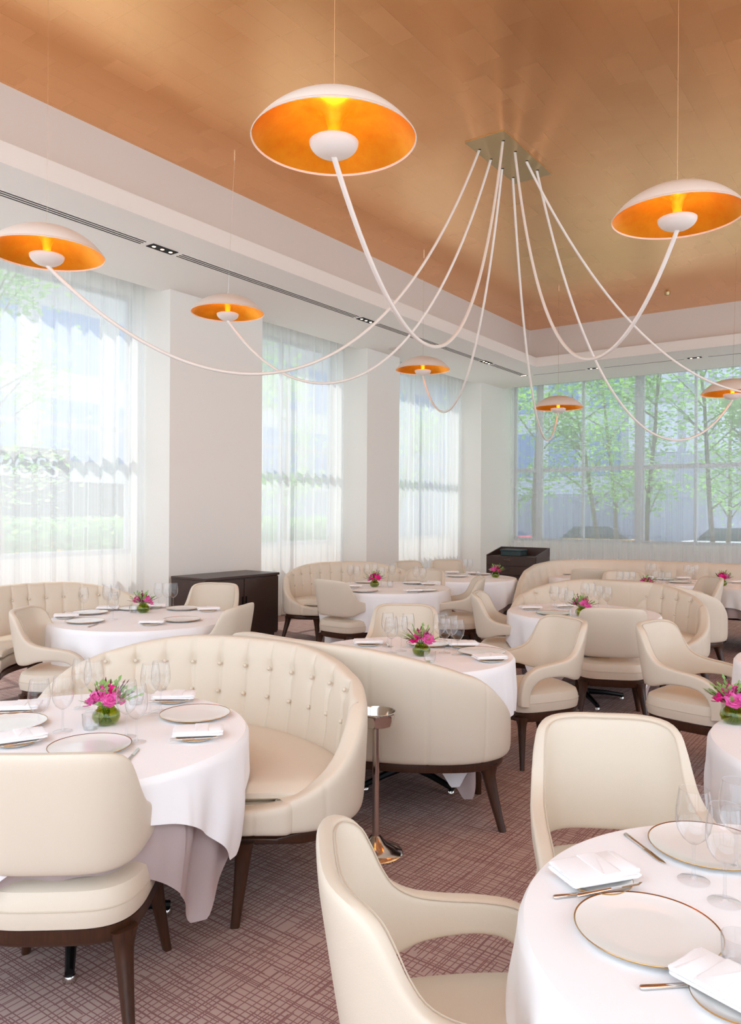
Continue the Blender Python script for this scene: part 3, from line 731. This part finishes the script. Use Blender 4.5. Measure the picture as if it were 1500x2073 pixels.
# per table: pixel spots taken from the photograph, dropped on the table plane
SET = dict(
 A=dict(charger=[(1310, 1880), (1433, 1712)], bread=[(1208, 1780, .35), (1495, 2022, 2.2)], glass=[(1404, 1783), (1467, 1828), (1490, 1760)], votive=[(1498, 1960)], knife=[(1295, 2003, 1440, 1994), (1265, 1690, 1362, 1763), (1120, 1819, 1230, 1806)], vase=None),
 B=dict(charger=[(395, 1445), (182, 1510), (17, 1464)], bread=[(398, 1489, .2), (30, 1437, .2), (364, 1411, .1), (32, 1500, .6)], glass=[(79, 1490), (127, 1481), (165, 1434), (190, 1440), (256, 1492), (276, 1503), (304, 1447), (325, 1440)], votive=[(184, 1476), (275, 1425)], knife=[(253, 1548, 286, 1510)], vase=(215, 1466)),
 C=dict(charger=[(148, 1237), (172, 1257), (262, 1223), (368, 1254), (385, 1228)], bread=[(132, 1249, .4), (174, 1225, .2), (306, 1262, .1), (421, 1235, .3), (321, 1220, .2)], glass=[(169, 1242), (193, 1229), (217, 1238), (233, 1236), (229, 1254), (330, 1223), (343, 1227), (367, 1224)], votive=[(270, 1240)], knife=[(178, 1270, 205, 1261)], vase=(290, 1240)),
 D=dict(charger=[(975, 1319), (868, 1302)], bread=[(1003, 1336, .2), (745, 1303, .1), (937, 1307, .1)], glass=[(792, 1322), (812, 1318), (826, 1311), (785, 1309), (900, 1322), (914, 1315), (890, 1312), (926, 1326)], votive=[(870, 1340)], knife=[(782, 1302, 792, 1318)], vase=(853, 1327)),
 E=dict(charger=[(740, 1178), (852, 1178), (738, 1196), (878, 1196)], bread=[(715, 1188, .1), (868, 1183, .1), (840, 1198, .3)], glass=[(709, 1180), (722, 1183), (739, 1177), (753, 1175), (772, 1186), (795, 1177), (842, 1184), (856, 1187)], votive=[(790, 1188)], knife=[], vase=(758, 1188)),
 F=dict(charger=[(925, 1166), (985, 1160)], bread=[(915, 1160, .1), (958, 1161, .1)], glass=[(941, 1164), (951, 1164)], votive=[(968, 1166)], knife=[], vase=(1003, 1169)),
 G=dict(charger=[(1120, 1241), (1220, 1240)], bread=[(1075, 1232, .1), (1143, 1228, .2)], glass=[(1122, 1236), (1140, 1240), (1152, 1248), (1184, 1228), (1196, 1228), (1211, 1234), (1229, 1238)], votive=[(1160, 1250)], knife=[], vase=(1178, 1247)),
 H=dict(charger=[], bread=[], glass=[], votive=[], knife=[], vase=(1465, 1460)),
 I=dict(charger=[(1140, 1161)], bread=[(1150, 1158, .1)], glass=[(1157, 1160), (1168, 1161), (1178, 1160)], votive=[], knife=[], vase=None),
 J=dict(charger=[(1345, 1172), (1375, 1178)], bread=[(1385, 1171, .1), (1300, 1169, .1)], glass=[(1313, 1173), (1322, 1174), (1390, 1178), (1399, 1182), (1408, 1178)], votive=[], knife=[], vase=None),
 K=dict(charger=[], bread=[(1483, 1178, .1)], glass=[], votive=[], knife=[], vase=(1462, 1186)),
 M=dict(charger=[], bread=[], glass=[(1255, 1196), (1267, 1197), (1279, 1196), (1325, 1196), (1337, 1198), (1351, 1198)], votive=[], knife=[], vase=(1308, 1198)),
)
bq = 0
for tk, st in SET.items():
    (c, r, nm, _) = TB[tk]
    def clampT(p, rad):
        d = Vector((p.x-c[0], p.y-c[1])); mx = r-rad
        if d.length > mx: d = d.normalized()*mx
        return (c[0]+d.x, c[1]+d.y, ZT)
    w = sorted(st['charger']); 
    for i, q in enumerate(w):
        put('charger', clampT(ath(q[0], q[1], ZT+.01), .13), 0, 'gold-rimmed charger plate, %s%s' % (nm, ', '+ORD[i] if len(w) > 1 else ''), 'plate', 'charger plates')
    w = sorted(st['bread'])
    for i, q in enumerate(w):
        pl = clampT(ath(q[0], q[1], ZT+.01), .075); rz = q[2]+math.atan2(AR.y, AR.x)
        put('bread', pl, 0, 'small side plate under napkin, %s%s' % (nm, ', '+ORD[i] if len(w) > 1 else ''), 'plate', 'side plates')
        put('napkin', (pl[0]+AF.x*.02, pl[1]+AF.y*.02, ZT+.010), rz, 'folded white napkin, %s%s' % (nm, ', '+ORD[i] if len(w) > 1 else ''), 'napkin', 'folded napkins')
        if tk in 'AB':
            k = put('knife', (pl[0]-.095*math.cos(rz)+.058*math.sin(rz), pl[1]-.095*math.sin(rz)-.058*math.cos(rz), ZT+.011), rz, 'butter knife by the %s napkin of the %s' % (ORD[i], nm), 'knife', 'table knives')
            k.scale = (.85, .85, .85)
    w = sorted(st['glass'])
    for i, q in enumerate(w):
        put('glass', clampT(ath(q[0], q[1], ZT), .03), random.random()*6, 'stemmed wine glass, %s%s' % (nm, ', '+ORD[i] if len(w) > 1 else ''), 'wine glass', 'wine glasses')
    for i, q in enumerate(sorted(st['votive'])):
        put('votive', clampT(ath(q[0], q[1], ZT), .03), 0, 'small clear candle glass on the %s%s' % (nm, ', '+('left one', 'right one')[i] if len(st['votive']) > 1 else ''), 'candle holder', 'candle glasses')
    w = sorted(st['knife'])
    for i, q in enumerate(w):
        a = ath(q[0], q[1], ZT); b = ath(q[2], q[3], ZT)
        put('knife', (a.x, a.y, ZT-.001), math.atan2(b.y-a.y, b.x-a.x), 'silver knife lying on cloth, %s%s' % (nm, ', '+ORD[i] if len(w) > 1 else ''), 'knife', 'table knives')
    if st['vase']:
        p = clampT(ath(st['vase'][0], st['vase'][1], ZT), .03); 
        put('vase', p, random.random()*6, 'squat olive green glass vase, '+nm, 'vase', 'green glass vases')
        put('bq', (p[0], p[1], ZT), bq*1.3, 'pink flowers in the vase of the '+nm, 'flowers', 'pink bouquets', BQ[bq % 2]); bq += 1

# ---------------------------------------------------------------- steel stand
p = ath(760, 1728, 0)
root = tag(empty('wine_bucket_stand', (p.x, p.y, 0)), 'polished steel stand with a round dish top beside the curved banquette backs', 'stand')
m = MB(); m.lathe([(.001, 0), (.125, 0), (.13, .01), (.122, .02), (.1, .026), (.085, .036), (.05, .052), (.024, .085), (.001, .09)], 48); m.build('base', 'chrome', root)
m = MB(); m.lathe([(.016, .07), (.016, .60)], 24); m.build('pole', 'chrome', root)
m = MB(); m.lathe([(.001, .598), (.06, .598), (.078, .606), (.086, .63), (.088, .655), (.095, .662), (.095, .667), (.088, .668), (.082, .655), (.08, .63), (.07, .612), (.001, .606)], 48); m.build('dish', 'chrome', root)

# ---------------------------------------------------------------- cabinets
x0, x1, y0, y1, h = -7.3, -6.7, 6.12, 7.36, .815
root = tag(empty('storage_cabinet', ((x0+x1)/2, (y0+y1)/2, 0)), 'dark brown wood cabinet standing against the first white pillar', 'cabinet')
a, b = (x1-x0)/2, (y1-y0)/2
box('body', 'wenge', -a, a-.02, -b, b, .05, h-.03, root, .004)
box('top_panel', 'wenge', -a-.0, a+.01, -b-.005, b+.005, h-.03, h, root, .004)
box('plinth', 'wenge', -a+.02, a-.05, -b+.03, b-.03, 0, .05, root)
for s in (-1, 1):
    d = box('door', 'wenge', a-.02, a, (-b+.01 if s < 0 else .006), (-.006 if s < 0 else b-.01), .07, h-.045, root, .003)
    box('handle', 'iron', a, a+.012, s*.03-.006, s*.03+.006, .42, .56, d)
a = ath(987, 1124, .9); b = ath(1080, 1130, .9)
x0, x1, y0, y1, h = -5.72, -4.86, 11.2, 11.75, .9
root = tag(empty('drawer_cabinet', ((x0+x1)/2, (y0+y1)/2, 0)), 'dark wood drawer cabinet with a raised tray top in the far corner', 'cabinet')
a, b = (x1-x0)/2, (y1-y0)/2
box('body', 'wenge', -a, a, -b+.02, b, .04, h, root, .004)
for k in range(5):
    z = h-.015-.14*(k+1)+.005; d = box('drawer', 'wenge', -a+.012, a-.012, -b, -b+.02, z, z+.128, root, .003)
    box('pull', 'chrome', -.11, .0, -b-.014, -b, z+.083, z+.099, d)
box('tray_back', 'wenge', -a, a, b-.02, b, h, h+.13, root)
m = MB()
for sx in (-1, 1):
    q = sx*(a-.01); bb = len(m.v)
    m.v += [(q-.01, -b+.02, h), (q+.01, -b+.02, h), (q+.01, b, h), (q-.01, b, h), (q-.01, -b+.02, h+.015), (q+.01, -b+.02, h+.015), (q+.01, b, h+.13), (q-.01, b, h+.13)]
    m.f += [tuple(bb+i for i in f) for f in ((0, 3, 2, 1), (4, 5, 6, 7), (0, 1, 5, 4), (2, 3, 7, 6), (1, 2, 6, 5), (0, 4, 7, 3))]
m.build('tray_side', 'wenge', root, smooth=False)
root = tag(empty('storage_box', (-5.37, 11.5, .902)), 'dark green flat box lying on top of the drawer cabinet', 'box')
box('box_base', 'tray', -.17, .17, -.13, .13, 0, .07, root, .006)
box('lid', 'tray', -.18, .18, -.14, .14, .07, .10, root, .006)

# ---------------------------------------------------------------- lamps
def make_lamp():
    root = empty('pendant_shade'); R = .3625
    out = []
    for i in range(19):
        a = math.radians(62)*i/18; out.append((max(.001, R*math.sin(a)/math.sin(math.radians(62))), .178*(math.cos(a)-math.cos(math.radians(62)))/(1-math.cos(math.radians(62)))))
    m = MB(); m.lathe(out+[(R-.004, -.002)], 72); m.build('shade', 'lamp_white', root)
    inn = [(.020, -.04), (.022, .01), (.027, .05), (.038, .09), (.06, .122), (.09, .143), (.115, .150)]
    for i in range(9):
        f = (i+1)/9; r = .12+(R-.004-.12)*f; a = math.asin(min(1, r/R*math.sin(math.radians(62)))); inn.append((r, max(-.001, .178*(math.cos(a)-math.cos(math.radians(62)))/(1-math.cos(math.radians(62)))-.008*(1-f))))
    m = MB(); m.lathe(inn, 72); m.build('gold_lining', 'goldleaf', root)
    m = MB(); b = []
    for i in range(12):
        a = PI/2*i/11; b.append((max(.001, .108*math.sin(a)), -.010-.066*math.cos(a)**1.0))
    pr = b+[(r*.95, z+.004) for r, z in reversed(b)]
    m.lathe(pr, 48); m.build('bowl', 'lamp_white', root)
    m = MB(); m.lathe([(.05, -.016), (.075, -.016), (.075, -.022), (.05, -.022)], 32); m.build('bulb_ring', 'bulb', root)
    return root
lamp0 = make_lamp(); lused = [False]
LAMPS = [ # bowl px u, rim v, Z, ceiling anchor px (or None), hole px, cable low v, label
 ((95, 515), 5.01, None, 1, 'pendant lamp at the left edge', 757),
 ((461, 634), 7.65, (475, 315), 2, 'pendant lamp before the first white pillar', 776),
 ((676, 284), 3.38, None, 3, 'largest pendant lamp near the top', 702),
 ((856, 749), 10.2, (858, 515), 7, 'pendant lamp before the third curtain', 834),
 ((1130, 826), 11.21, (1131, 583), 8, 'smallest pendant lamp before the far window', 891),
 ((1371, 440), 4.42, None, 4, 'pendant lamp at the upper right', 727),
 ((1483, 797), 9.3, (1491, 510), 6, 'pendant lamp before the far window, cut by the right edge', 891),
 (None, 0, None, 5, 'pendant lamp beyond the right edge', 798)]
HOLE = {1: (-3.43, 6.53), 2: (-3.43, 6.77), 3: (-3.17, 6.50), 4: (-3.17, 6.76), 5: (-3.16, 7.0), 6: (-3.16, 7.25), 7: (-3.43, 7.02), 8: (-3.43, 7.27)}
def proj(p):
    q = Vector(p)-CAM; z = q.dot(AF); return 750+F*q.dot(AR)/z, 1036.5-F*q.dot(AU)/z
def catenary(p, q, sag, n=70):
    # sag: metres below the lower end; cosh curve with unequal ends
    p = Vector(p); q = Vector(q); D = (q-p).to_2d().length
    zl = min(p.z, q.z)-sag
    lo, hi = .02, 60
    def ends(a):
        # horizontal distances from vertex to each end for heights hp,hq
        f = lambda h: a*math.acosh(1+h/a)
        return f(p.z-zl), f(q.z-zl)
    for _ in range(60):
        a = (lo+hi)/2; d1, d2 = ends(a)
        if d1+d2 < D: lo = a
        else: hi = a
    d1, d2 = ends(a); out = []; k = D/(d1+d2)
    L1, L2 = a*math.sinh(d1/a), a*math.sinh(d2/a)
    for i in range(n+1):
        s = -L1+(L1+L2)*i/n; x = a*math.asinh(s/a); t = (x+d1)/(d1+d2)
        z = zl+a*(math.cosh(x/a)-1); P_ = p.lerp(q, t); out.append(Vector((P_.x, P_.y, z)))
    return out
CG = tag(empty('ceiling_canopy', (-3.27, 6.865, CEI)), 'rectangular brass plate on the gold ceiling from which all the lamp cables hang', 'ceiling plate')
box('plate', 'brass_plate', -.2, .2, -.545, .545, -.008, 0, CG)
for k, (x, y) in HOLE.items():
    m = MB(); m.lathe([(.001, -.0095), (.012, -.0095), (.014, -.008)], 14, (x+3.27+.012, y-6.865-.012, 0)); m.build('cable_hole', 'dark', CG)
for (bp, Z, anc, hk, lab, lowv) in LAMPS:
    pos = atZ(bp[0], bp[1], Z) if bp else Vector((-1.0, 10.1, 3.15))
    o = lamp0 if not lused[0] else copy_tree(lamp0); lused[0] = True
    o.location = pos; tag(o, 'white dome with gold inside, '+lab, 'pendant lamp', 'white and gold pendant lamps')
    q = Vector((HOLE[hk][0], HOLE[hk][1], CEI-.006)); p0 = pos+Vector((0, 0, -.072))
    lo, hi = .01, 2.6
    for _ in range(40):
        s = (lo+hi)/2; pts = catenary(p0, q, s); mv = max(proj(x)[1] for x in pts[2:-2])
        if mv < lowv: lo = s
        else: hi = s
    pts = catenary(p0, q, s, 90)
    m = MB(); m.tube(pts, .0125, 10); c = m.build('lamp_cable', 'lamp_white'); tag(c, 'white cable of the '+lab.split(',')[0], 'cable', 'white lamp cables')
    top = pos+Vector((0, 0, .176)); an = ath(anc[0], anc[1], CEI) if anc else Vector((pos.x, pos.y, CEI))
    if anc: an = Vector((pos.x*.0+an.x, an.y, CEI))
    w = MB(); w.tube([top, an], .0011, 5); w.tube([an+Vector((0, 0, -.05)), an], .008, 8); wo = w.build('suspension_wire', 'chrome'); tag(wo, 'thin wire of the '+lab.split(',')[0], 'wire', 'lamp suspension wires')

# ---------------------------------------------------------------- outdoors
GZ = -.35
struct(box('trim_9', 'pavement', -40, 45, 16.1, 60, GZ-.2, GZ)); struct(box('trim_10', 'pavement', -60, -8.3, -30, 60, GZ-.2, GZ+.0))
def building(name, label, x0, x1, y0, y1, h, wall, win, side, cols, rowsn, z0=3.5, base=None):
    e = tag(empty(name, ((x0+x1)/2, (y0+y1)/2, GZ)), label, 'building', 'buildings outside')
    a, b = (x1-x0)/2, (y1-y0)/2
    box('wall', wall, -a, a, -b, b, 0, h, e)
    for i in range(cols):
        m = MB()
        for j in range(rowsn):
            z = z0+j*(h-z0)/rowsn; zz = z+(h-z0)/rowsn*.68
            if side == 'x':
                w = 2*b/cols; q = -b+w*i; m.box(a-.1, a+.03, q+w*.14, q+w*.86, z, zz)
            else:
                w = 2*a/cols; q = -a+w*i; m.box(q+w*.14, q+w*.86, -b-.03, -b+.1, z, zz)
        m.build('window_column', win, e, smooth=False)
    if base:
        if side == 'x': box('shopfront', base, a-.1, a+.06, -b+.5, b-.5, .2, 3.0, e)
        else: box('shopfront', base, -a+.5, a-.5, -b-.06, -b+.1, .2, 3.0, e)
    return e
building('office_building', 'pale stone building with blue windows across the street on the left', -36, -26, 2, 22, 17, 'stone', 'winblue', 'x', 6, 4, 3.8, 'sign')
building('office_building', 'second pale building farther along the left street', -36, -26, 23.5, 44, 17, 'stone', 'winblue', 'x', 6, 4, 3.8, 'darkbuild')
building('office_building', 'pale corner building at the near end of the left street', -36, -26, -22, .5, 17, 'stone', 'winblue', 'x', 6, 4, 3.8, 'darkbuild')
building('office_building', 'blue grey tower seen through the left part of the far window', -25, -13, 42, 50, 30, 'bluebuild', 'winblue', 'y', 5, 7, 4, 'darkbuild')
building('office_building', 'dark blue building behind the trees of the far window', -12.5, -5.5, 40, 50, 26, 'darkbuild', 'bluebuild', 'y', 5, 6, 5, 'darkbuild')
building('office_building', 'bright pale building at the right of the far window', -4.5, 12, 44, 54, 13, 'stone', 'winblue', 'y', 7, 3, 4, 'darkbuild')
# shop sign across the street
pS = atx(60, 948, -25.85)
e = tag(empty('shop_sign', (-25.93, pS.y, pS.z)), 'dark shop sign with pale BOSS lettering across the street, seen through the left curtain', 'sign')
box('sign_panel', 'sign', 0, .05, -1.6, 1.6, -.75, .75, e)
cu = bpy.data.curves.new('letters', 'FONT'); cu.body = 'BOSS'; cu.size = 1.0; cu.align_x = 'CENTER'; cu.align_y = 'CENTER'; cu.extrude = .015; cu.materials.append(M['signtext'])
tmp = bpy.data.objects.new('tmp', cu); COL.objects.link(tmp); bpy.context.view_layer.update()
me = bpy.data.meshes.new_from_object(tmp.evaluated_get(bpy.context.evaluated_depsgraph_get())); bpy.data.objects.remove(tmp)
tx = bpy.data.objects.new('lettering', me); COL.objects.link(tx); tx.parent = e; tx.location = (.07, 0, .02); tx.rotation_euler = (PI/2, 0, PI/2)
# hedge in planters
m = MB(); rnd = random.Random(5)
for k in range(9000):
    x, y, z = -17.6+rnd.random()*1.1, -2+rnd.random()*24, GZ+.75+rnd.random()*1.0
    a = rnd.random()*6.28; s = .06+.05*rnd.random(); d = Vector((math.cos(a), math.sin(a), rnd.random()-.3))*s; q = Vector((-d.y, d.x, rnd.random()*s))
    b = len(m.v); m.v += [(x-d.x, y-d.y, z-d.z), (x+q.x, y+q.y, z+q.z), (x+d.x, y+d.y, z+d.z), (x-q.x, y-q.y, z-q.z)]; m.f.append((b, b+1, b+2, b+3))
hd = empty('hedge', (0, 0, 0)); tag(hd, 'long clipped green hedge outside the left windows', 'hedge')
m.build('leaves', 'leaf', hd, recalc=False); box('planter', 'stone', -17.7, -16.4, -2, 22, GZ, GZ+.75, hd)
# trees
def make_tree(seed, h, crown, n, lean):
    rnd = random.Random(seed); e = empty('street_tree'); m = MB()
    top = Vector((lean, lean*.4, h)); tr = [Vector((0, 0, 0)), Vector((lean*.3, 0, h*.35)), Vector((lean*.6, lean*.3, h*.7)), top]
    m.tube(tr, [.065, .055, .04, .015], 8)
    br = []
    for k in range(14):
        f = .3+.65*rnd.random(); p = crspline(tr, 20)[int(f*19)]; a = rnd.random()*6.28; L = crown*(.5+.6*rnd.random()); d = Vector((math.cos(a), math.sin(a), .5+.5*rnd.random())).normalized()
        m.tube([p, p+d*L*.5+Vector((0, 0, .05)), p+d*L], [.022, .014, .005], 5); br.append((p, d, L))
    m.build('trunk', 'bark', e); m = MB()
    for k in range(n):
        p, d, L = br[rnd.randrange(len(br))]; c = p+d*L*(.3+.8*rnd.random())+Vector((rnd.gauss(0, 1), rnd.gauss(0, 1), rnd.gauss(0, .8)))*crown*.2
        a = rnd.random()*6.28; s = .035+.05*rnd.random(); v = Vector((math.cos(a), math.sin(a), rnd.random()*1.2-.6))*s; q = Vector((-v.y, v.x, (rnd.random()-.5)*s))*.7
        b = len(m.v); m.v += [tuple(c-v), tuple(c+q), tuple(c+v), tuple(c-q)]; m.f.append((b, b+1, b+2, b+3))
    m.build('foliage', 'leaf', e, recalc=False); return e
TR = [make_tree(1, 5.6, 1.5, 2300, .5), make_tree(2, 6.4, 1.7, 2600, -.6), make_tree(3, 5.0, 1.3, 1900, .8)]
tu = [0, 0, 0]
spots = [(-9.6, 19.2, 0), (-8.0, 18.4, 1), (-6.6, 19.5, 2), (-5.3, 18.6, 0), (-3.9, 19.4, 1), (-2.6, 18.5, 2), (-1.4, 19.6, 0), (-7.2, 22.5, 1), (-4.4, 23, 0), (-1.5, 22.6, 1), (.4, 18.8, 1),
         (-13.2, 4.3, 0), (-13.6, 7.6, 1), (-12.6, 11.2, 1), (-13, 14.6, 0), (-12.2, 18.0, 2), (-13.4, 1.0, 2)]
nm = ['leafy green street tree outside the far window', 'leafy green street tree outside the left windows']
wd = ['at its far left', 'second from its left corner', 'third from its left corner', 'left of its wide post', 'behind its wide post', 'right of its wide post', 'near the right edge', 'in the back row at left', 'in the back row at middle', 'in the back row at right', 'beyond the right edge',
      'in front of the sign', 'right of the sign', 'behind the second curtain', 'behind the pillar gap', 'behind the third curtain', 'left of the sign']
for i, (x, y, k) in enumerate(spots):
    o = TR[k] if not tu[k] else copy_tree(TR[k]); tu[k] = 1
    o.location = (x, y, GZ); o.rotation_euler = (0, 0, i*1.7); tag(o, nm[0 if i < 11 else 1]+', '+wd[i], 'tree', 'street trees outside')
# cars
def make_car(mat):
    e = empty('car')
    m = MB(); prof = [(-2.2, .35), (-2.25, .7), (-2.1, .9), (-1.3, .98), (1.1, .98), (1.9, .85), (2.2, .65), (2.2, .35)]
    m.grid([[(x, y, z) for x, z in prof] for y in (-.85, -.8, .8, .85)][0:4], False, True); n = len(prof); m.cap(0, n); m.cap(3*n, n, True); m.build('body', mat, e)
    m = MB(); pr = [(-1.5, .96), (-1.0, 1.42), (.3, 1.45), (1.1, .96)]; m.grid([[(x, y*(1-.12*(z > 1.2)), z) for x, z in pr] for y in (-.78, .78)], False, True); m.cap(0, 4); m.cap(4, 4, True); m.build('cabin', 'carglass', e)
    for sx in (-1.35, 1.4):
        for sy in (-.82, .82):
            m = MB(); m.tube([(sx, sy-.1, .33), (sx, sy+.1, .33)], .33, 18); m.build('wheel', 'tyre', e)
    return e
def car(mat, x, y, rz, label, name='car'):
    o = make_car(mat); o.name = name; o.location = (x, y, GZ); o.rotation_euler = (0, 0, rz); tag(o, label, 'car', 'cars in the street')
car('taxi', -9.8, 29, .1, 'yellow taxi in the street beyond the far window', 'taxi')
car('carred', -14.5, 29.5, .1, 'red car in the street at the left of the far window')
car('carwhite', -5.2, 30, .1, 'white car in the street at the right of the yellow taxi')
car('taxi', -22, 12.5, PI/2, 'yellow taxi in the street beyond the second curtain', 'taxi')
car('taxi', -21.5, 5.2, PI/2, 'yellow taxi in the street below the shop sign', 'taxi')
car('carwhite', -21.8, 20, PI/2, 'white car in the street beyond the third curtain')

# ---------------------------------------------------------------- light
w = bpy.data.worlds.new('world'); sc.world = w; w.use_nodes = True; nt = w.node_tree; bg = nt.nodes['Background']
sky = nt.nodes.new('ShaderNodeTexSky'); sky.sky_type = 'HOSEK_WILKIE'; sky.turbidity = 4; sky.ground_albedo = .5; sky.sun_direction = Vector((-.75, .12, 1.0)).normalized()
mixn = nt.nodes.new('ShaderNodeMix'); mixn.data_type = 'RGBA'; mixn.inputs[0].default_value = .8; mixn.inputs[7].default_value = (.825, .925, 1.035, 1)
nt.links.new(sky.outputs[0], mixn.inputs[6]); nt.links.new(mixn.outputs[2], bg.inputs[0]); bg.inputs[1].default_value = 3.0
sl = bpy.data.lights.new('sun', 'SUN'); sl.energy = 6.0; sl.angle = .012; sl.color = (1, .96, .9); so = bpy.data.objects.new('sun', sl); COL.objects.link(so)
so.rotation_euler = Vector((.75, -.12, -1.25)).to_track_quat('-Z', 'Y').to_euler()
# ---------------------------------------------------------------- view
vs = sc.view_settings; vs.view_transform = 'Standard'; vs.look = 'None'; vs.gamma = 1; vs.use_curve_mapping = False; vs.exposure = .05
try:
    sc.cycles.transparent_max_bounces = 32; sc.cycles.max_bounces = 10; sc.cycles.diffuse_bounces = 5
except Exception: pass
